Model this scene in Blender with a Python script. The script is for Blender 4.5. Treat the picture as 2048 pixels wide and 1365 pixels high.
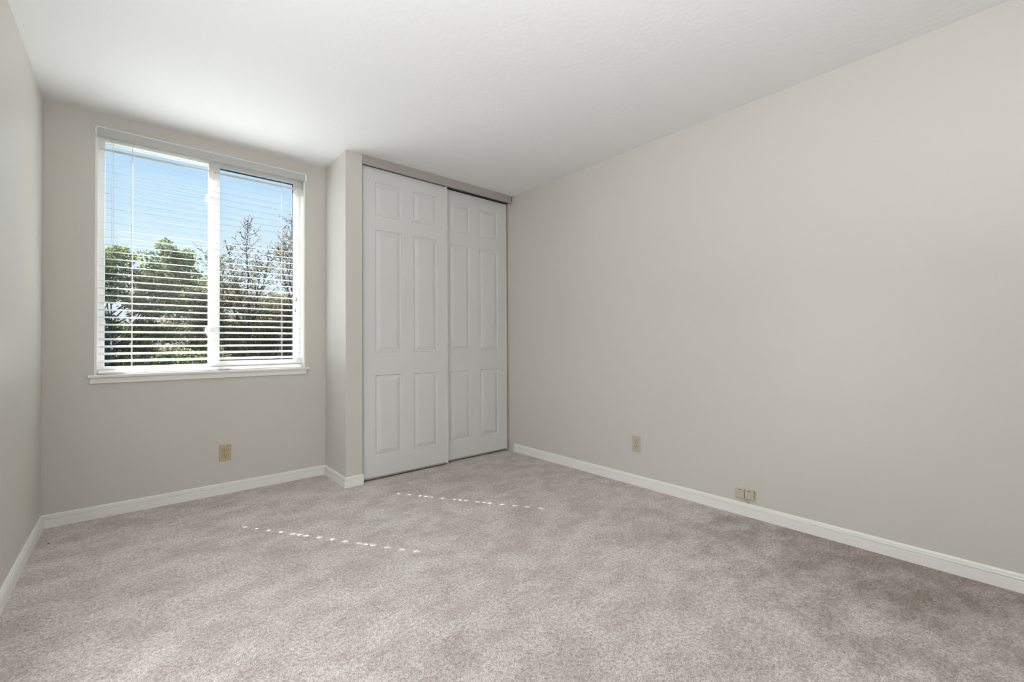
import bpy, bmesh, math, random
from mathutils import Vector, Matrix

scene = bpy.context.scene
for o in list(bpy.data.objects):
    bpy.data.objects.remove(o, do_unlink=True)
col = scene.collection
random.seed(7)

# ---------------------------------------------------------------- camera
F_PX, TH, CAM_H, Y0 = 874.54, 0.71208, 1.0286, 675.8
ROLL, PITCH = 0.00612, 0.0132
s_, c_ = math.sin(TH), math.cos(TH)
R0 = Vector((c_, -s_, 0))
FW = Vector((s_ * math.cos(PITCH), c_ * math.cos(PITCH), math.sin(PITCH)))
U0 = Vector((-s_ * math.sin(PITCH), -c_ * math.sin(PITCH), math.cos(PITCH)))
RR = R0 * math.cos(ROLL) - U0 * math.sin(ROLL)
UU = R0 * math.sin(ROLL) + U0 * math.cos(ROLL)
cam_d = bpy.data.cameras.new('camera')
cam = bpy.data.objects.new('camera', cam_d)
col.objects.link(cam)
M = Matrix((RR, UU, -FW)).transposed().to_4x4()
M.translation = Vector((0, 0, CAM_H))
cam.matrix_world = M
cam_d.sensor_width = 36.0
cam_d.lens = F_PX / 2048 * 36.0
cam_d.shift_y = -(682.5 - Y0) / 2048
cam_d.clip_start = 0.02
cam_d.clip_end = 300
scene.camera = cam

# ---------------------------------------------------------------- sky
world = bpy.data.worlds.new('sky')
scene.world = world
world.use_nodes = True
wn, wl = world.node_tree.nodes, world.node_tree.links
wn.clear()
w_out = wn.new('ShaderNodeOutputWorld')
w_bg = wn.new('ShaderNodeBackground')
w_tc = wn.new('ShaderNodeTexCoord')
w_sep = wn.new('ShaderNodeSeparateXYZ')
w_ramp = wn.new('ShaderNodeValToRGB')
wl.new(w_tc.outputs['Generated'], w_sep.inputs[0])
wl.new(w_sep.outputs['Z'], w_ramp.inputs[0])
wl.new(w_ramp.outputs[0], w_bg.inputs[0])
wl.new(w_bg.outputs[0], w_out.inputs[0])
els = w_ramp.color_ramp.elements
els[0].position = 0.0
els[0].color = (0.80, 0.90, 0.95, 1)
els[1].position = 1.0
els[1].color = (0.14, 0.34, 0.80, 1)
e = els.new(0.15)
e.color = (0.70, 0.86, 0.97, 1)
e = els.new(0.32)
e.color = (0.50, 0.74, 1.0, 1)
w_bg.inputs[1].default_value = 1.0

# ---------------------------------------------------------------- sun and added fill lights
SUN = 36.0
sun_d = bpy.data.lights.new('sun', 'SUN')
sun_d.energy = SUN
sun_d.angle = math.radians(0.53)
sun_d.color = (1.0, 1.0, 0.99)
sun = bpy.data.objects.new('sun', sun_d)
col.objects.link(sun)
EL = math.radians(47.1)
sun_dir = Vector((0.5417 * math.cos(EL), -0.8406 * math.cos(EL), -math.sin(EL)))
sun.rotation_euler = sun_dir.to_track_quat('-Z', 'Y').to_euler()
sun.location = (-4, 9, 9)

# fill light added at the left wall, beside the viewer; no doorway there
dl = bpy.data.lights.new('side_fill', 'AREA')
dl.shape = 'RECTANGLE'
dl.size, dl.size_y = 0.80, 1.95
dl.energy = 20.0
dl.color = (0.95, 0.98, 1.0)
dlo = bpy.data.objects.new('side_fill', dl)
col.objects.link(dlo)
dlo.location = (-0.385, 1.30, 1.02)
dlo.rotation_euler = Vector((1, 0, 0)).to_track_quat('-Z', 'Y').to_euler()

# soft fill added behind the viewer, aimed up so the ceiling spreads it
ul = bpy.data.lights.new('ceiling_fill', 'AREA')
ul.size = 0.6
ul.energy = 45.0
ul.color = (0.95, 0.98, 1.0)
ulo = bpy.data.objects.new('ceiling_fill', ul)
col.objects.link(ulo)
ulo.location = (0.30, -0.20, 1.38)
ulo.rotation_euler = (math.pi, 0, 0)

# ---------------------------------------------------------------- colour management
vs = scene.view_settings
vs.view_transform = 'Standard'
vs.look = 'None'
vs.gamma = 1
vs.use_curve_mapping = False
vs.exposure = 0.07
scene.cycles.max_bounces = 14
scene.cycles.diffuse_bounces = 10
scene.cycles.transparent_max_bounces = 24
scene.cycles.sample_clamp_indirect = 12.0
scene.cycles.use_denoising = True

# ================================================================ helpers
def mat(name, rgb, rough=0.6, spec=0.3, metal=0.0):
    m = bpy.data.materials.new(name)
    m.use_nodes = True
    b = m.node_tree.nodes['Principled BSDF']
    b.inputs['Base Color'].default_value = (*rgb, 1)
    b.inputs['Roughness'].default_value = rough
    b.inputs['Specular IOR Level'].default_value = spec
    b.inputs['Metallic'].default_value = metal
    return m


def bump(m, scale, strength, dist, detail=3.0):
    nt = m.node_tree
    tc = nt.nodes.new('ShaderNodeTexCoord')
    nz = nt.nodes.new('ShaderNodeTexNoise')
    nz.inputs['Scale'].default_value = scale
    nz.inputs['Detail'].default_value = detail
    bp = nt.nodes.new('ShaderNodeBump')
    bp.inputs['Strength'].default_value = strength
    bp.inputs['Distance'].default_value = dist
    nt.links.new(tc.outputs['Object'], nz.inputs['Vector'])
    nt.links.new(nz.outputs['Fac'], bp.inputs['Height'])
    nt.links.new(bp.outputs['Normal'], nt.nodes['Principled BSDF'].inputs['Normal'])


def link(name, bm, material, parent=None, smooth=False):
    bmesh.ops.recalc_face_normals(bm, faces=bm.faces[:])
    me = bpy.data.meshes.new(name)
    bm.to_mesh(me)
    bm.free()
    for m in (material if isinstance(material, (list, tuple)) else [material]):
        me.materials.append(m)
    if smooth:
        for p in me.polygons:
            p.use_smooth = True
    o = bpy.data.objects.new(name, me)
    col.objects.link(o)
    if parent:
        o.parent = parent
    return o


def empty(name, loc=(0, 0, 0)):
    o = bpy.data.objects.new(name, None)
    o.empty_display_size = 0.05
    o.location = loc
    col.objects.link(o)
    return o


def tag(o, label=None, cat=None, kind=None, group=None):
    if label:
        o['label'] = label
    if cat:
        o['category'] = cat
    if kind:
        o['kind'] = kind
    if group:
        o['group'] = group
    return o


def add_box(bm, x0, x1, y0, y1, z0, z1, bevel=0.0, seg=2):
    r = bmesh.ops.create_cube(bm, size=1.0)
    vs_ = r['verts']
    for v in vs_:
        v.co = Vector((x0 + (v.co.x + .5) * (x1 - x0), y0 + (v.co.y + .5) * (y1 - y0), z0 + (v.co.z + .5) * (z1 - z0)))
    if bevel:
        es = list({e for v in vs_ for e in v.link_edges})
        bmesh.ops.bevel(bm, geom=es, offset=bevel, segments=seg, profile=0.5, affect='EDGES')
    return bm


def box(x0, x1, y0, y1, z0, z1, bevel=0.0, seg=2):
    return add_box(bmesh.new(), x0, x1, y0, y1, z0, z1, bevel, seg)


def plate(outer, holes, y0, y1, axes='xz'):
    """A slab with rectangular through-holes, one connected mesh."""
    us = sorted({outer[0], outer[1]} | {v for h in holes for v in h[:2]})
    ws = sorted({outer[2], outer[3]} | {v for h in holes for v in h[2:]})
    bm = bmesh.new()
    vd = {}

    def V(i, j, k):
        if (i, j, k) not in vd:
            u, w, t = us[i], ws[j], (y0, y1)[k]
            vd[(i, j, k)] = bm.verts.new((u, t, w) if axes == 'xz' else (u, w, t))
        return vd[(i, j, k)]

    def solid(i, j):
        if i < 0 or j < 0 or i >= len(us) - 1 or j >= len(ws) - 1:
            return False
        cu, cw = (us[i] + us[i + 1]) / 2, (ws[j] + ws[j + 1]) / 2
        return not any(h[0] < cu < h[1] and h[2] < cw < h[3] for h in holes)

    for i in range(len(us) - 1):
        for j in range(len(ws) - 1):
            if not solid(i, j):
                continue
            bm.faces.new([V(i, j, 0), V(i + 1, j, 0), V(i + 1, j + 1, 0), V(i, j + 1, 0)])
            bm.faces.new([V(i, j, 1), V(i, j + 1, 1), V(i + 1, j + 1, 1), V(i + 1, j, 1)])
            for di, dj, a, b in ((-1, 0, (0, 0), (0, 1)), (1, 0, (1, 0), (1, 1)), (0, -1, (0, 0), (1, 0)), (0, 1, (0, 1), (1, 1))):
                if not solid(i + di, j + dj):
                    p, q = (i + a[0], j + a[1]), (i + b[0], j + b[1])
                    bm.faces.new([V(*p, 0), V(*q, 0), V(*q, 1), V(*p, 1)])
    return bm


def add_tube(bm, pts, r, n=6):
    pts = [Vector(p) for p in pts]
    rings = []
    for i, p in enumerate(pts):
        d = (pts[min(i + 1, len(pts) - 1)] - pts[max(i - 1, 0)]).normalized()
        a = d.cross(Vector((0.3, 0.9, 0.2))).normalized()
        b = d.cross(a)
        rr = r[i] if isinstance(r, (list, tuple)) else r
        rings.append([bm.verts.new(p + (a * math.cos(2 * math.pi * k / n) + b * math.sin(2 * math.pi * k / n)) * rr) for k in range(n)])
    for A, B in zip(rings, rings[1:]):
        for k in range(n):
            bm.faces.new([A[k], A[(k + 1) % n], B[(k + 1) % n], B[k]])
    bm.faces.new(rings[0][::-1])
    bm.faces.new(rings[-1])
    return bm


def add_lathe(bm, prof, cx, cy, n=16):
    rings = [[bm.verts.new((cx + r * math.cos(2 * math.pi * k / n), cy + r * math.sin(2 * math.pi * k / n), z)) for k in range(n)] for r, z in prof]
    for A, B in zip(rings, rings[1:]):
        for k in range(n):
            bm.faces.new([A[k], A[(k + 1) % n], B[(k + 1) % n], B[k]])
    bm.faces.new(rings[0][::-1])
    bm.faces.new(rings[-1])
    return bm


# ================================================================ dimensions (metres)
XL, XR = -0.397, 2.745          # left and right wall faces
YB, YC, YREAR = 3.612, 3.1675, -0.95
XJ, XJAMB = 1.151, 1.2747       # closet return wall face, closet opening jamb
HC = 2.44
BH = 0.0743                     # baseboard height

# ================================================================ materials
m_wall = mat('greige_wall_paint', (0.590, 0.567, 0.527), 0.40, 0.5)
bump(m_wall, 55, 0.12, 0.004)
m_ceil = mat('white_ceiling_paint', (0.785, 0.79, 0.795), 0.7, 0.2)
bump(m_ceil, 38, 0.22, 0.006, 4)
m_trim = mat('white_gloss_trim', (0.80, 0.80, 0.76), 0.35, 0.4)
m_door = mat('white_door_paint', (0.64, 0.645, 0.64), 0.4, 0.35)
bump(m_door, 160, 0.04, 0.001)
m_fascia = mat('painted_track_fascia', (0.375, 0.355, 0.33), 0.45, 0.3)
m_vinyl = mat('white_window_vinyl', (0.84, 0.84, 0.83), 0.35, 0.4)
m_slat = mat('white_blind_slat', (0.84, 0.84, 0.83), 0.4, 0.35)
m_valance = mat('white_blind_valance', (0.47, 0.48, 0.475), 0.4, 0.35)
m_cord = mat('white_blind_cord', (0.80, 0.79, 0.77), 0.8, 0.1)
m_tassel = mat('grey_plastic_tassel', (0.35, 0.35, 0.34), 0.4, 0.4)
m_gasket = mat('dark_rubber_gasket', (0.03, 0.035, 0.045), 0.6, 0.2)
m_alu = mat('satin_aluminium', (0.66, 0.66, 0.66), 0.38, 0.5, 0.6)
m_track = mat('shadowed_steel_track', (0.16, 0.16, 0.16), 0.5, 0.4, 0.5)
m_outlet = mat('ivory_outlet_plastic', (0.50, 0.41, 0.25), 0.35, 0.4)
m_outlet_b = mat('almond_outlet_plastic', (0.50, 0.455, 0.36), 0.35, 0.4)
m_jack = mat('beige_jack_plastic', (0.53, 0.465, 0.375), 0.4, 0.4)
m_rim = mat('dark_joint', (0.16, 0.125, 0.07), 0.8, 0.1)  # dark brown ring around each receptacle
m_dark = mat('dark_contact', (0.012, 0.010, 0.008), 0.6, 0.2)
m_wire = mat('dark_wire', (0.10, 0.085, 0.06), 0.6, 0.2)
m_bark = mat('grey_brown_bark', (0.030, 0.028, 0.028), 0.9, 0.1)


def carpet():
    m = mat('plush_beige_carpet', (0.5, 0.45, 0.42), 0.95, 0.05)
    nt = m.node_tree
    N, L = nt.nodes, nt.links
    b = N['Principled BSDF']
    tc = N.new('ShaderNodeTexCoord')

    def noise(scale, detail, rough=0.5, dist=0.0, vec=None):
        n = N.new('ShaderNodeTexNoise')
        n.inputs['Scale'].default_value = scale
        n.inputs['Detail'].default_value = detail
        n.inputs['Roughness'].default_value = rough
        n.inputs['Distortion'].default_value = dist
        L.new(vec or tc.outputs['Object'], n.inputs['Vector'])
        return n

    def ramp(src, p0, c0, p1, c1):
        r = N.new('ShaderNodeValToRGB')
        r.color_ramp.elements[0].position = p0
        r.color_ramp.elements[0].color = (*c0, 1)
        r.color_ramp.elements[1].position = p1
        r.color_ramp.elements[1].color = (*c1, 1)
        L.new(src.outputs['Fac'], r.inputs[0])
        return r

    def mul(a, bb):
        x = N.new('ShaderNodeMix')
        x.data_type = 'RGBA'
        x.blend_type = 'MULTIPLY'
        x.inputs[0].default_value = 1.0
        L.new(a, x.inputs[6])
        L.new(bb, x.inputs[7])
        return x.outputs[2]

    mp = N.new('ShaderNodeMapping')
    mp.inputs['Rotation'].default_value = (0, 0, math.radians(28))
    mp.inputs['Scale'].default_value = (1.0, 1.35, 1.0)
    L.new(tc.outputs['Object'], mp.inputs['Vector'])
    tufts = noise(230, 2, 0.6)
    grain = noise(80, 3, 0.65, 0.4)
    patch = noise(4.6, 8, 0.72, 0.2, mp.outputs['Vector'])
    patch2 = noise(1.3, 3, 0.5, 0.3)
    base = ramp(patch, 0.40, (0.625, 0.573, 0.542), 0.585, (0.795, 0.755, 0.738))
    c1 = ramp(patch2, 0.30, (0.92, 0.90, 0.89), 0.68, (1.03, 1.03, 1.03))
    c2 = ramp(grain, 0.34, (0.66, 0.635, 0.62), 0.60, (1.08, 1.08, 1.08))
    c3 = ramp(tufts, 0.34, (0.60, 0.575, 0.56), 0.60, (1.10, 1.10, 1.10))
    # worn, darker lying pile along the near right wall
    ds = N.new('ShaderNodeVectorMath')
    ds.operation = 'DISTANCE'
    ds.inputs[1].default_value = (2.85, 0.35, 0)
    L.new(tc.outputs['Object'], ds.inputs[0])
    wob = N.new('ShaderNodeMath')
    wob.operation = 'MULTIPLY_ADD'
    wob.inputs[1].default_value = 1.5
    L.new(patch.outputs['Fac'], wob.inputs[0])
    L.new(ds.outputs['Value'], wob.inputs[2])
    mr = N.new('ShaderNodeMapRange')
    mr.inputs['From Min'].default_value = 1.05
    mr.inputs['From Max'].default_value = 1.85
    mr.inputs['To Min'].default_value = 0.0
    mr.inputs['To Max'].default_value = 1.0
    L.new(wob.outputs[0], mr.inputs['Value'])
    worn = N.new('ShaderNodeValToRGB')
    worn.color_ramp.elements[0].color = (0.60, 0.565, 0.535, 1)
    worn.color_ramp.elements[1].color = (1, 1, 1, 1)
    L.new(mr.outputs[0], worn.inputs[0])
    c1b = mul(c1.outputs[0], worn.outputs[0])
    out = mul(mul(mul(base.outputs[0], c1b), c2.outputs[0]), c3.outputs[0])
    L.new(out, b.inputs['Base Color'])
    add = N.new('ShaderNodeMath')
    add.operation = 'ADD'
    L.new(tufts.outputs['Fac'], add.inputs[0])
    L.new(grain.outputs['Fac'], add.inputs[1])
    bp = N.new('ShaderNodeBump')
    bp.inputs['Strength'].default_value = 0.7
    bp.inputs['Distance'].default_value = 0.008
    L.new(add.outputs[0], bp.inputs['Height'])
    L.new(bp.outputs['Normal'], b.inputs['Normal'])
    b.inputs['Sheen Weight'].default_value = 0.15
    return m


m_carpet = carpet()


def glass_mat():
    m = bpy.data.materials.new('clear_window_glass')
    m.use_nodes = True
    nt = m.node_tree
    nt.nodes.clear()
    o = nt.nodes.new('ShaderNodeOutputMaterial')
    mx = nt.nodes.new('ShaderNodeMixShader')
    tr = nt.nodes.new('ShaderNodeBsdfTransparent')
    gl = nt.nodes.new('ShaderNodeBsdfGlossy')
    lw = nt.nodes.new('ShaderNodeLayerWeight')      # Schlick reflectance, same from both sides
    lw.inputs['Blend'].default_value = 0.5
    pw = nt.nodes.new('ShaderNodeMath')
    pw.operation = 'POWER'
    pw.inputs[1].default_value = 5.0
    fr = nt.nodes.new('ShaderNodeMath')
    fr.operation = 'MULTIPLY_ADD'
    fr.inputs[1].default_value = 0.97
    fr.inputs[2].default_value = 0.025
    nt.links.new(lw.outputs['Facing'], pw.inputs[0])
    nt.links.new(pw.outputs[0], fr.inputs[0])
    tr.inputs[0].default_value = (0.96, 0.98, 0.98, 1)
    gl.inputs['Roughness'].default_value = 0.02
    nt.links.new(fr.outputs[0], mx.inputs[0])
    nt.links.new(tr.outputs[0], mx.inputs[1])
    nt.links.new(gl.outputs[0], mx.inputs[2])
    nt.links.new(mx.outputs[0], o.inputs[0])
    return m


m_glass = glass_mat()


def leaf_mat(name, a, b_, c):
    m = bpy.data.materials.new(name)
    m.use_nodes = True
    nt = m.node_tree
    nt.nodes.clear()
    o = nt.nodes.new('ShaderNodeOutputMaterial')
    geo = nt.nodes.new('ShaderNodeNewGeometry')
    rp = nt.nodes.new('ShaderNodeValToRGB')
    rp.color_ramp.elements[0].color = (*a, 1)
    rp.color_ramp.elements[1].color = (*c, 1)
    k = rp.color_ramp.elements.new(0.55)
    k.color = (*b_, 1)
    df = nt.nodes.new('ShaderNodeBsdfDiffuse')
    tl = nt.nodes.new('ShaderNodeBsdfTranslucent')
    gl = nt.nodes.new('ShaderNodeBsdfGlossy')
    gl.inputs['Roughness'].default_value = 0.45
    gl.inputs[0].default_value = (0.6, 0.6, 0.6, 1)
    m1 = nt.nodes.new('ShaderNodeMixShader')
    m1.inputs[0].default_value = 0.42
    m2 = nt.nodes.new('ShaderNodeMixShader')
    m2.inputs[0].default_value = 0.02
    L = nt.links
    L.new(geo.outputs['Random Per Island'], rp.inputs[0])
    L.new(rp.outputs[0], df.inputs[0])
    L.new(rp.outputs[0], tl.inputs[0])
    L.new(df.outputs[0], m1.inputs[1])
    L.new(tl.outputs[0], m1.inputs[2])
    L.new(m1.outputs[0], m2.inputs[1])
    L.new(gl.outputs[0], m2.inputs[2])
    L.new(m2.outputs[0], o.inputs[0])
    return m


m_leaf_green = leaf_mat('fresh_green_leaf', (0.026, 0.052, 0.032), (0.090, 0.128, 0.042), (0.235, 0.225, 0.075))
m_leaf_olive = leaf_mat('olive_autumn_leaf', (0.048, 0.058, 0.044), (0.170, 0.148, 0.085), (0.350, 0.290, 0.140))
m_leaf_dark = leaf_mat('dark_evergreen_leaf', (0.030, 0.044, 0.040), (0.075, 0.085, 0.062), (0.190, 0.180, 0.125))
m_ground = mat('dry_lawn', (0.05, 0.055, 0.03), 0.95, 0.05)

# ================================================================ room shell
def struct(name, bm, m, label, cat):
    return tag(link(name, bm, m), label, cat, 'structure')


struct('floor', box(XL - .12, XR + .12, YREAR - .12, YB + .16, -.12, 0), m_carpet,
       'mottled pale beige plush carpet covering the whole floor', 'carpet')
struct('ceiling', box(XL - .12, XR + .12, YREAR - .12, YB + .16, HC, HC + .12), m_ceil,
       'plain white lightly textured ceiling', 'ceiling')
struct('wall_left', box(XL - .12, XL, YREAR - .12, YB + .16, 0, HC), m_wall,
       'greige painted wall left of the window, running towards the viewer', 'wall')
struct('wall_right', box(XR, XR + .12, YREAR - .12, YB + .16, 0, HC), m_wall,
       'long blank greige painted wall right of the closet', 'wall')
struct('wall_rear', box(XL, XR, YREAR - .12, YREAR, 0, HC), m_wall,
       'greige painted wall behind the viewer', 'wall')
OX0, OX1, OZ0, OZ1 = -0.183, 1.000, 0.838, 2.345      # rough window opening
struct('wall_back', plate((XL, XJ + .001, 0, HC), [(OX0, OX1, OZ0, OZ1)], YB, YB + .16), m_wall,
       'shaded greige painted wall around the window', 'wall')
struct('wall_return', box(XJ, XJAMB, YC, YB + .16, 0, HC), m_wall,
       'narrow greige return wall between the window wall and the closet', 'wall')
struct('wall_closet', box(XJAMB, XR, YB + .04, YB + .16, 0, HC), m_wall,
       'wall at the back of the closet behind the sliding doors', 'wall')

# ---------------------------------------------------------------- baseboards
PROF = [(0, 0), (.0130, 0), (.0130, .0450), (.0122, .0462), (.0060, .0464), (.0060, .0510), (.0120, .0520), (.0124, .0560),
        (.0110, .0590), (.0060, .0594), (.0060, .0626), (.0092, .0640), (.0078, .0690), (.0050, .0728), (.0020, BH), (0, BH)]


def baseboard(name, a, b_, n, ma, mb, label):
    a, b_, n = Vector((*a, 0)), Vector((*b_, 0)), Vector((*n, 0))
    d = (b_ - a).normalized()
    bm = bmesh.new()
    A = [bm.verts.new(a + d * (ma * t) + n * t + Vector((0, 0, z))) for t, z in PROF]
    B = [bm.verts.new(b_ - d * (mb * t) + n * t + Vector((0, 0, z))) for t, z in PROF]
    k = len(PROF)
    for i in range(k):
        bm.faces.new([A[i], A[(i + 1) % k], B[(i + 1) % k], B[i]])
    bm.faces.new(A[::-1])
    bm.faces.new(B)
    o = link(name, bm, m_trim)
    return tag(o, label, 'baseboard', 'structure')


baseboard('baseboard_left', (XL, YREAR), (XL, YB), (1, 0), 1, 1, 'white moulded baseboard along the foot of the left wall')
baseboard('baseboard_back', (XL, YB), (XJ, YB), (0, -1), 1, 1, 'white moulded baseboard under the window')
baseboard('baseboard_return', (XJ, YB), (XJ, YC), (-1, 0), 1, -1, 'short white baseboard running forward along the return wall')
baseboard('baseboard_closet', (XJ, YC), (XJAMB + .0035, YC), (0, -1), -1, 0, 'tiny white baseboard stub beside the left closet door')
baseboard('baseboard_right', (XR, YC - .012), (XR, YREAR), (-1, 0), 0, 1, 'white moulded baseboard along the foot of the long right wall')

# ---------------------------------------------------------------- window
win = tag(empty('window_1', (0.41, YB, 0.855)), 'white vinyl sliding window with two panes looking onto trees', 'window', 'structure')


def part(name, bm, m, parent, smooth=False, label=None):
    """a child whose mesh is given in world coordinates"""
    o = link(name, bm, m, parent, smooth)
    p, loc = parent, Vector((0, 0, 0))
    while p:
        loc += p.location
        p = p.parent
    o.data.transform(Matrix.Translation(-loc))
    if label:
        o['label'] = label
    return o


part('window_jamb', plate((OX0, OX1, OZ0, OZ1), [(OX0 + .011, OX1 - .011, OZ0 + .016, OZ1 - .011)], YB + .0005, YB + .155), m_vinyl, win)
part('window_frame', plate((OX0 + .0112, OX1 - .0112, OZ0 + .0162, OZ1 - .0112),
                           [(-.143, .392, .898, 2.297), (.412, .952, .898, 2.297)], YB + .070, YB + .140), m_vinyl, win)
sash = part('sliding_sash', plate((.388, .963, .885, 2.312), [(.452, .930, .917, 2.281)], YB + .058, YB + .092), m_vinyl, win)
part('gasket', plate((.4505, .9325, .9155, 2.2825), [(.4535, .9275, .9185, 2.2765)], YB + .066, YB + .084), m_gasket, sash)
part('window_pane', box(.4515, .9315, YB + .073, YB + .077, .9165, 2.2815), m_glass, sash)
part('window_pane', box(-.1435, .3925, YB + .103, YB + .107, .8975, 2.2975), m_glass, win)
for z, h in ((2.025, .052), (1.095, .058)):
    bm = add_box(bmesh.new(), .378, .399, YB + .044, YB + .0585, z, z + h, .004)
    la = part('sash_latch', bm, m_vinyl, sash)
    part('latch_lever', box(.3685, .3795, YB + .038, YB + .052, z + h * .45, z + h * .95, .003), m_vinyl, la)
part('sill_shade_strip', box(OX0 + .0115, OX1 - .0115, YB + .0600, YB + .0697, .8545, .8845, .001), m_wall, win, label='greige strip added for the shaded band below the glass')  # added strip, its colour stands for shade on the lower frame face
part('window_stool', box(-.209, 1.0275, YB - .028, YB + .0, .838, .855, .003), m_trim, win)
part('window_apron', box(-.2005, 1.0065, YB - .0125, YB - .0003, .8035, .838, .002), m_trim, win)

# ---------------------------------------------------------------- blind
BY = YB + .024                    # depth of the slat centres
blind = tag(empty('venetian_blind', (0.405, BY, 0.855)), 'white horizontal slat blind lowered over the window, slats open', 'blind')
part('headrail', box(-.168, .985, YB - .002, YB + .036, 2.302, 2.333), m_slat, blind)
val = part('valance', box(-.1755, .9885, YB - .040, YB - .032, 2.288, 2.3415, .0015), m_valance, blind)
# moulded lips along the valance
part('valance_lip', box(-.1755, .9885, YB - .0425, YB - .0395, 2.3385, 2.3430, .0008), m_slat, val)
for x0, x1 in ((-.1815, -.1755), (.9885, .9985)):
    bm = bmesh.new()
    prof = [(YB - .001, 2.288), (YB - .001, 2.344), (YB - .036, 2.344), (YB - .043, 2.338), (YB - .0465, 2.318), (YB - .0465, 2.290), (YB - .044, 2.288)]
    A = [bm.verts.new((x0, y, z)) for y, z in prof]
    B = [bm.verts.new((x1, y, z)) for y, z in prof]
    for i in range(len(prof)):
        j = (i + 1) % len(prof)
        bm.faces.new([A[i], A[j], B[j], B[i]])
    bm.faces.new(A[::-1])
    bm.faces.new(B)
    part('valance_end_cap', bm, m_slat, blind)

SX0, SX1, HW, TK = -.1655, .9805, .025, .0022
LADDER = [-.0158, .4100, .8400]
open_a = {1, 3, 5, 7, 9, 10, 11, 13, 15, 17, 19, 20, 21, 23, 25, 27}
open_c = {3, 5, 7, 8, 9, 11, 13, 14, 15, 17, 18, 19, 21, 23, 25, 27}
mesh_cache = {}


def slat_mesh(i):
    key = (i in open_a, i in open_c, 4 <= i <= 27)
    if key not in mesh_cache:
        hs = []
        if key[0]:
            hs.append((LADDER[0] - .0085, LADDER[0] + .0085, -.0046, .0046))
        if key[1]:
            hs.append((LADDER[2] - .0085, LADDER[2] + .0085, -.0046, .0046))
        if key[2]:
            hs.append((.9455, .9507, -.0038, .0038))
        bm = plate((SX0, SX1, -HW, HW), hs, -TK / 2, TK / 2, 'xy')
        me_o = link('slat', bm, m_slat)
        mesh_cache[key] = me_o.data
        bpy.data.objects.remove(me_o)
    return mesh_cache[key]


slat_z = [.9350 + .0447 * i for i in range(30)] + [2.268]
slat_t = [15.9, 15.0, 13.2, 13.2, 13.0] + [12.1 + max(0, i - 19.5) * .62 for i in range(5, 31)]
slat_t[29] = 2.0
rnd = random.Random(3)
for i, z in enumerate(slat_z):
    o = bpy.data.objects.new('slat', slat_mesh(i))
    col.objects.link(o)
    o.parent = blind
    o.location = Vector((0, BY, z)) - blind.location
    # outer edge raised, so the slats throw the sun up onto the ceiling
    o.rotation_euler = (math.radians(slat_t[i] + rnd.uniform(-.3, .3)), math.radians(rnd.uniform(-.03, .03)), 0)
br = link('bottom_rail', box(SX0, SX1, -.0255, .0255, -.0046, .0046, .0025), m_slat, blind)
br.location = Vector((0, BY, .8685)) - blind.location
br.rotation_euler = (math.radians(13), 0, 0)
for x in LADDER:
    bm = bmesh.new()
    add_tube(bm, [(x, BY - .0262, 2.300), (x, BY - .0262, .872)], .0011, 5)
    lad = part('ladder_cord', bm, m_cord, blind)
    part('ladder_cord', add_tube(bmesh.new(), [(x + .0035, BY + .0258, 2.300), (x + .0035, BY + .0258, .880)], .0011, 5), m_cord, blind)
for x, z in ((-.1085, 1.66), (-.1020, 1.60)):
    part('tilt_cord', add_tube(bmesh.new(), [(x, BY - .032, 2.302), (x + .0004, BY - .034, 2.0), (x, BY - .034, z)], .0010, 5), m_cord, blind)
for x, z in ((.9335, 1.385), (.9270, 1.298)):
    tcord = part('pull_cord', add_tube(bmesh.new(), [(x + .003, BY - .032, 2.302), (x + .001, BY - .034, 1.9), (x, BY - .034, z)], .0009, 5), m_cord, blind)
    bm = add_lathe(bmesh.new(), [(.0022, z + .006), (.0034, z + .004), (.0042, z - .006), (.0062, z - .016), (.0062, z - .020), (.003, z - .0205)], x, BY - .034)
    part('tassel', bm, m_tassel, tcord, True, 'grey bell shaped tassel')

# ---------------------------------------------------------------- closet doors
def panel_door(x0, x1, z0, z1, yf, cols, rows, thick=.030):
    xs = sorted({x0, x1} | {v for c in cols for v in c})
    zs = sorted({z0, z1} | {v for r in rows for v in r})
    bm = bmesh.new()
    vd = {}

    def V(x, y, z):
        k = (round(x, 5), round(y, 5), round(z, 5))
        if k not in vd:
            vd[k] = bm.verts.new((x, y, z))
        return vd[k]

    def quad(a, b, c, d):
        bm.faces.new([V(*a), V(*b), V(*c), V(*d)])

    for i in range(len(xs) - 1):
        for j in range(len(zs) - 1):
            a, b, c, d = xs[i], xs[i + 1], zs[j], zs[j + 1]
            if (a, b) in cols and (c, d) in rows:
                prev = (a, b, c, d, 0.0)
                for ins, dep in ((.0040, .0090), (.0090, .0100), (.0150, .0088), (.0410, .0014), (.0430, .0012)):
                    cur = (a + ins, b - ins, c + ins, d - ins, dep)
                    p, q = prev, cur
                    P = [(p[0], yf + p[4], p[2]), (p[1], yf + p[4], p[2]), (p[1], yf + p[4], p[3]), (p[0], yf + p[4], p[3])]
                    Q = [(q[0], yf + q[4], q[2]), (q[1], yf + q[4], q[2]), (q[1], yf + q[4], q[3]), (q[0], yf + q[4], q[3])]
                    for k in range(4):
                        quad(P[k], P[(k + 1) % 4], Q[(k + 1) % 4], Q[k])
                    prev = cur
                quad(*Q)
            else:
                quad((a, yf, c), (b, yf, c), (b, yf, d), (a, yf, d))
            quad((a, yf + thick, c), (a, yf + thick, d), (b, yf + thick, d), (b, yf + thick, c))
    for i in range(len(xs) - 1):
        for z in (z0, z1):
            quad((xs[i], yf, z), (xs[i + 1], yf, z), (xs[i + 1], yf + thick, z), (xs[i], yf + thick, z))
    for j in range(len(zs) - 1):
        for x in (x0, x1):
            quad((x, yf, zs[j]), (x, yf, zs[j + 1]), (x, yf + thick, zs[j + 1]), (x, yf + thick, zs[j]))
    return bm


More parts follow.
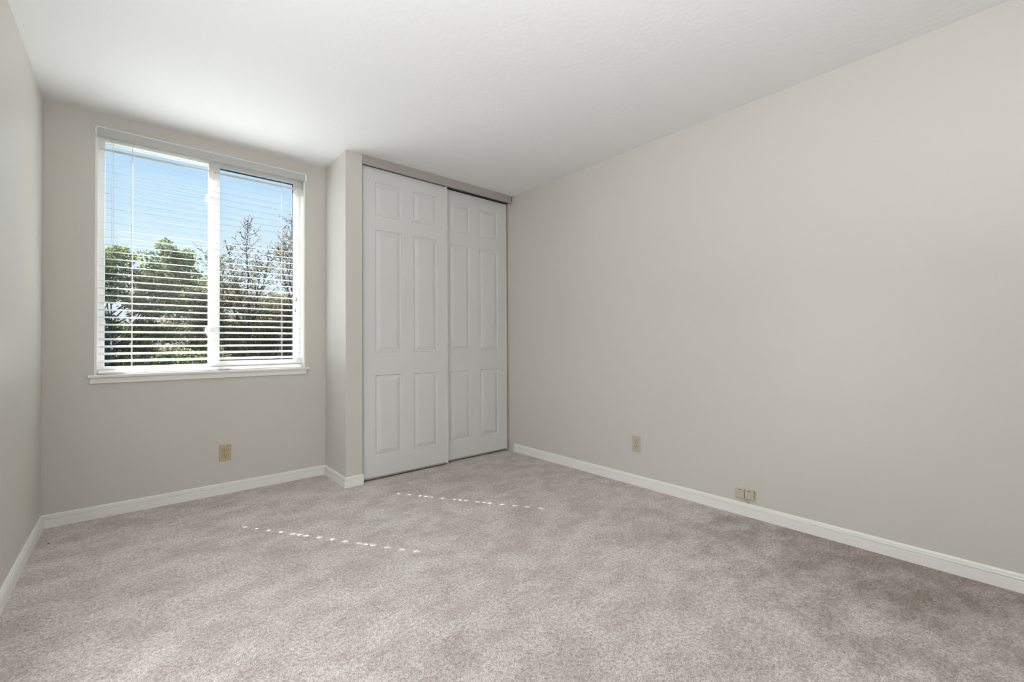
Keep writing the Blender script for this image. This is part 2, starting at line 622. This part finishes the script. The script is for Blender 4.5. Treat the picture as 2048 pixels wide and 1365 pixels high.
ROWS = [(.180, .7915), (.9650, 1.9075), (2.0155, 2.2710)]
D1, D2 = YC + .030, YC + .068
DB, DT = .0135, 2.3785
for name, yf, x0, x1, cols, lab, strips in (
        ('door_1', D1, 1.2892, 2.0335, [(1.3870, 1.6030), (1.7120, 1.9300)],
         'white six panel sliding closet door in front, next to the return wall', (0, 1)),
        ('door_2', D2, 1.9780, 2.7270, [(2.0790, 2.2930), (2.4030, 2.6180)],
         'white six panel sliding closet door set behind, next to the right wall', (1,))):
    d = tag(empty(name, ((x0 + x1) / 2, yf, DB)), lab, 'closet door', 'structure')
    part('door_slab', panel_door(x0 + .003, x1 - .003, DB + .002, DT - .002, yf, cols, ROWS), m_door, d)
    for s in strips:
        xa, xb = ((x0, x0 + .006) if s == 0 else (x1 - .022, x1))
        bm = bmesh.new()
        add_box(bm, xa, xb, yf - .0022, yf + .0325, DB, DT, .0012)
        part('edge_strip', bm, m_door, d)
    part('bottom_strip', box(x0 + .006, x1 - .022, yf - .0012, yf + .0318, DB - .001, DB + .011, .001), m_fascia, d)
tr = tag(empty('trim_1', ((XJAMB + XR) / 2, YC, 2.372)), 'painted track fascia board across the top of the closet doors', 'trim', 'structure')
part('fascia_board', box(XJAMB + .0005, XR - .019, YC - .012, YC + .006, 2.372, HC - .0002, .001), m_fascia, tr)
part('door_track', plate((XJAMB + .002, XR - .002, YC + .0065, YC + .115), [], 2.398, HC - .0005, 'xy'), m_track, tr)
part('track_rail', box(XJAMB + .002, XR - .002, YC + .0615, YC + .0645, 2.3835, 2.3978), m_track, tr)

# ================================================================ outlets
def prism(bm, pts, axis_map, t0, t1):
    A = [bm.verts.new(axis_map(u, w, t0)) for u, w in pts]
    B = [bm.verts.new(axis_map(u, w, t1)) for u, w in pts]
    k = len(pts)
    for i in range(k):
        bm.faces.new([A[i], A[(i + 1) % k], B[(i + 1) % k], B[i]])
    bm.faces.new(A[::-1])
    bm.faces.new(B)
    return bm


def outlet(label, loc, rotz, m):
    """built facing -Y with its back on the wall plane, then turned"""
    t = tag(empty('wall_outlet', loc), label, 'outlet')
    t.rotation_euler = (0, 0, rotz)
    am = lambda u, w, q: (u, -q, w)
    bm = bmesh.new()
    A = [(-.0355, -.057), (.0355, -.057), (.0355, .057), (-.0355, .057)]
    r0 = [bm.verts.new(am(u, w, 0)) for u, w in A]
    r1 = [bm.verts.new(am(u, w, .0030)) for u, w in A]
    r2 = [bm.verts.new(am(u * .90, w * .935, .0060)) for u, w in A]
    for P, Q in ((r0, r1), (r1, r2)):
        for i in range(4):
            bm.faces.new([P[i], P[(i + 1) % 4], Q[(i + 1) % 4], Q[i]])
    bm.faces.new(r2)
    bm.faces.new(r0[::-1])
    link('cover_plate', bm, m, t)
    for zc in (.0195, -.0195):
        pts = []
        for k in range(28):
            a = 2 * math.pi * k / 28
            pts.append((.0172 * math.cos(a), zc + max(-.0143, min(.0143, .0172 * math.sin(a)))))
        rec = link('receptacle', prism(bmesh.new(), pts, am, .0050, .0084), m, t)
        rim = [(u * 1.07, zc + (w - zc) * 1.07) for u, w in pts]
        link('receptacle_rim', prism(bmesh.new(), rim, am, .0045, .00635), m_rim, rec)
        for u, w, du, dw in ((-.0064, .0036, .0019, .0050), (.0064, .0036, .0019, .0044)):
            link('contact_slot', prism(bmesh.new(), [(u - du, zc + w - dw), (u + du, zc + w - dw), (u + du, zc + w + dw), (u - du, zc + w + dw)], am, .0070, .0084), m_dark, rec)
        g = [(.0032 * math.cos(math.pi * k / 8), zc - .0076 + .0032 * math.sin(math.pi * k / 8)) for k in range(9)] + [(-.0032, zc - .0110), (.0032, zc - .0110)]
        link('contact_slot', prism(bmesh.new(), g, am, .0070, .0084), m_dark, rec)
    sc = [(.0028 * math.cos(2 * math.pi * k / 12), .0028 * math.sin(2 * math.pi * k / 12)) for k in range(12)]
    link('screw', prism(bmesh.new(), sc, am, .0055, .0070), m, t)
    return t


outlet('ivory double wall outlet under the window', (.4788, YB - .0003, .2818), 0, m_outlet)
outlet('pale almond double wall outlet on the long right wall', (XR - .0003, 1.814, .2975), -math.pi / 2, m_outlet_b)

# ---------------------------------------------------------------- phone jacks
def jack(label, yc, zc, dep, turn):
    t = tag(empty('phone_jack', (XR - .0003, yc, zc)), label, 'phone jack', group='surface phone jacks')
    t.rotation_euler = (turn, 0, 0)
    link('jack_base', box(-.006, 0, -.0235, .0235, -.0255, .0255, .001), m_jack, t)
    link('jack_cover', box(-dep, -.0055, -.0245, .0245, -.0265, .0265, .0022, 3), m_jack, t)
    link('jack_socket', box(-dep - .0006, -dep + .003, -.0045, .0045, .0185, .0235, .0004), m_dark, t)
    return t


jack('beige surface phone jack box above the baseboard, the one nearer the closet', 1.0960, .1300, .0200, 0.02)
jack('beige surface phone jack box above the baseboard, the one farther from the closet', 1.0415, .1330, .0235, -0.02)
w = add_tube(bmesh.new(), [(XR - .006, 1.0690, .1080), (XR - .010, 1.0670, .1000), (XR - .010, 1.0600, .0900), (XR - .007, 1.0520, .0810), (XR - .004, 1.0500, .0750)], .0012, 6)
tag(link('phone_wire', w, m_wire), 'thin dark wire running from the phone jacks down to the baseboard', 'wire')

# ---------------------------------------------------------------- crumb on the carpet
bm = bmesh.new()
bmesh.ops.create_icosphere(bm, subdivisions=2, radius=.0035)
for v in bm.verts:
    v.co = Vector((v.co.x * 1.5, v.co.y, v.co.z * .7)) + Vector((random.uniform(-.0006, .0006),) * 3)
o = link('crumb', bm, m_wire)
o.location = (-.335, 3.31, .0022)
tag(o, 'tiny dark crumb on the carpet near the left corner', 'crumb')

# ================================================================ outdoors
GZ = -2.9
tag(link('ground', box(-40, 40, YB + 1.0, 60, GZ - .2, GZ), m_ground), 'ground far below the window under the trees', 'ground', 'structure')


def leaves(bm_v, bm_f, rng, centre, rad, n, size, flat=.9):
    for _ in range(n):
        while True:
            p = Vector((rng.uniform(-1, 1), rng.uniform(-1, 1), rng.uniform(-1, 1)))
            if p.length <= 1:
                break
        q = centre + Vector((p.x * rad[0], p.y * rad[1], p.z * rad[2]))
        a = Vector((rng.gauss(0, 1), rng.gauss(0, 1), rng.gauss(0, 1) * flat)).normalized()
        b = a.orthogonal().normalized()
        b.rotate(Matrix.Rotation(rng.uniform(0, 6.28), 3, a))
        cc = a.cross(b)
        L = size * rng.uniform(.6, 1.25)
        W = L * .30
        k = len(bm_v)
        bm_v += [q, q + b * L * .45 + cc * W + a * L * .06, q + b * L, q + b * L * .45 - cc * W + a * L * .06]
        bm_f.append((k, k + 1, k + 2))
        bm_f.append((k, k + 2, k + 3))


def foliage(name, rng, clumps, size, m, parent):
    v, f = [], []
    for c, r, n in clumps:
        leaves(v, f, rng, Vector(c), r, n, size)
    me = bpy.data.meshes.new(name)
    me.from_pydata([tuple(p - parent.location) for p in v], [], f)
    me.materials.append(m)
    o = bpy.data.objects.new(name, me)
    col.objects.link(o)
    o.parent = parent
    return o


def branch(bm, rng, p, d, length, r, depth, tips, spread=.55):
    pts = [p]
    n = 5
    for i in range(n):
        d = (d + Vector((rng.gauss(0, .13), rng.gauss(0, .13), rng.gauss(0, .08)))).normalized()
        pts.append(pts[-1] + d * (length / n))
    add_tube(bm, pts, [r * (1 - .55 * i / n) for i in range(n + 1)], 5 if r > .012 else 4)
    tips.append(pts[-1])
    if depth <= 0:
        return
    for k in range(3 if depth > 1 else 4):
        q = pts[rng.randint(2, n)]
        dd = (d + Vector((rng.gauss(0, spread), rng.gauss(0, spread), abs(rng.gauss(0, spread * .7))))).normalized()
        branch(bm, rng, q, dd, length * rng.uniform(.5, .75), r * .5, depth - 1, tips, spread)


def tree(name, label, group, seed, base, top, crown, leafm, size, per, rad, twig_n=0, shells=None, bare=0.0, trunk_r=.09):
    """base/top of the trunk, crown = list of (centre, radii, number of clumps)"""
    rng = random.Random(seed)
    t = tag(empty(name, base), label, 'tree', group=group)
    bm = bmesh.new()
    tips = []
    b0, t0 = Vector(base), Vector(top)
    mid = b0.lerp(t0, .5) + Vector((rng.uniform(-.15, .15), rng.uniform(-.1, .1), 0))
    add_tube(bm, [b0, b0.lerp(mid, .6), mid, mid.lerp(t0, .5), t0], [trunk_r, trunk_r * .85, trunk_r * .75, trunk_r * .6, trunk_r * .45], 9)
    clumps = []
    for c, R, k in crown:
        c = Vector(c)
        for _ in range(k):
            while True:
                p = Vector((rng.uniform(-1, 1), rng.uniform(-1, 1), rng.uniform(-1, 1)))
                if p.length <= 1:
                    break
            q = c + Vector((p.x * R[0], p.y * R[1], p.z * R[2]))
            clumps.append((q, (rad * rng.uniform(.6, 1.3), rad * rng.uniform(.6, 1.3), rad * rng.uniform(.45, .9)), int(per * rng.uniform(.5, 1.3))))
            if rng.random() < .28:
                st = mid.lerp(t0, rng.random())
                mm = st.lerp(q, .5) + Vector((rng.gauss(0, .08), rng.gauss(0, .08), rng.gauss(0, .08)))
                add_tube(bm, [st, st.lerp(mm, .5), mm, mm.lerp(q, .6), q], [.016, .013, .010, .006, .003], 4)
    for _ in range(twig_n):
        st = mid.lerp(t0, rng.uniform(.3, 1))
        branch(bm, rng, st, Vector((rng.gauss(0, .45), rng.gauss(0, .45), 1)).normalized(), rng.uniform(.7, 1.15), .016, 2, tips)
    for q in tips:
        if rng.random() > bare:
            clumps.append((q, (.09, .09, .09), rng.randint(3, 9)))
    part('trunk', bm, m_bark, t)
    foliage('foliage', rng, clumps, size, leafm, t)
    return t


def twig_tree(label, seed, base, leaders, nt, leafm, size, leafy):
    """slim leaders with short side twigs and little tufts of leaves"""
    rng = random.Random(seed)
    t = tag(empty('sparse_tree', base), label, 'tree', group='trees outside the window')
    bm = bmesh.new()
    clumps = []
    b0 = Vector(base)
    for top in leaders:
        top = Vector(top)
        fork = Vector((b0.x, b0.y, top.z - 1.7))
        pts = [b0, b0.lerp(fork, .5), fork]
        for k in range(1, 7):
            q = fork.lerp(top, k / 6)
            pts.append(q + Vector((rng.gauss(0, .018), rng.gauss(0, .018), 0)) if k < 6 else q)
        add_tube(bm, pts, [.026, .022, .017, .0135, .011, .0085, .0065, .0045, .0025], 6)
        for n in range(nt):
            f = rng.uniform(.15, .98)
            st = fork.lerp(top, f)
            az = rng.uniform(0, 2 * math.pi)
            d = Vector((math.cos(az), .7 * math.sin(az), rng.uniform(.35, 1.3))).normalized()
            ln = (.16 + .42 * (1 - f)) * rng.uniform(.6, 1.2)
            mid = st + d * ln * .55 + Vector((0, 0, -.02))
            end = st + d * ln + Vector((0, 0, .05 * rng.random()))
            add_tube(bm, [st, mid, end], [.0062, .0045, .0022], 4)
            for m_ in range(rng.randint(2, 4)):
                g = rng.uniform(.3, 1)
                a = st.lerp(mid, g * 2) if g < .5 else mid.lerp(end, g * 2 - 1)
                dd = (d + Vector((rng.gauss(0, .7), rng.gauss(0, .5), rng.gauss(.2, .5)))).normalized()
                e2 = a + dd * ln * rng.uniform(.2, .45)
                add_tube(bm, [a, a.lerp(e2, .5) + Vector((0, 0, .008)), e2], [.0032, .0026, .0014], 3)
                if rng.random() < leafy:
                    clumps.append((e2, (.035, .035, .035), rng.randint(2, 5)))
            if rng.random() < leafy * (1.25 - f):
                clumps.append((mid, (.09, .08, .07), rng.randint(6, 26)))
    part('trunk', bm, m_bark, t)
    foliage('foliage', rng, clumps, size, leafm, t)


tree('leafy_tree', 'bright green leafy tree at the left side of the window view', 'trees outside the window', 11,
     (.55, 8.9, GZ), (-.55, 8.6, 1.95),
     [((-.27, 8.7, 2.10), (.25, .35, .40), 17), ((.42, 8.8, 2.22), (.40, .40, .36), 32), ((.30, 8.9, 1.72), (.50, .4, .20), 16),
      ((-.05, 8.9, 1.20), (.60, .45, .26), 18), ((.25, 8.9, .70), (1.05, .5, .30), 44)],
     m_leaf_green, .055, 225, .17, trunk_r=.085)
tree('olive_tree', 'olive and yellow leaved tree filling the middle of the window view', 'trees outside the window', 23,
     (2.6, 12.9, GZ), (2.6, 12.8, 1.6),
     [((1.25, 12.5, 2.15), (.68, .45, .50), 46), ((2.75, 12.9, 1.98), (.75, .5, .44), 34), ((3.75, 12.9, 2.05), (.95, .5, .47), 40),
      ((1.9, 12.7, 1.40), (1.4, .5, .42), 52), ((3.3, 12.8, 1.30), (1.3, .5, .45), 44), ((2.1, 12.7, .75), (1.9, .5, .40), 64)],
     m_leaf_olive, .052, 380, .24, trunk_r=.12)
twig_tree('tall sparse tree with bare twigs against the sky, right of the middle window post', 35, (1.72, 10.0, GZ),
          [(1.69, 10.0, 3.52), (1.33, 9.95, 2.95), (2.15, 10.05, 3.05), (.93, 9.95, 2.85), (1.95, 9.9, 2.75), (1.5, 10.1, 2.6), (1.12, 10.05, 2.7)], 34, m_leaf_olive, .042, .62)
twig_tree('twiggy tree cut off by the right edge of the glass', 47, (2.85, 11.1, GZ),
          [(2.76, 11.1, 4.05), (2.42, 11.05, 3.35), (2.62, 11.2, 3.6), (2.95, 11.1, 3.7)], 38, m_leaf_olive, .042, .62)
hb = tag(empty('hedge', (2.0, 15.6, GZ)), 'dark evergreen hedge low behind the trees', 'hedge')
rng = random.Random(5)
foliage('hedge_foliage', rng, [((x, 15.6 + rng.uniform(-.4, .4), z), (.38, .4, .32), 230)
                               for x in [-1.6 + .42 * i for i in range(18)] for z in (-.2, .25, .65, 1.0, 1.35, 1.62 + rng.uniform(-.15, .2))], .09, m_leaf_dark, hb)
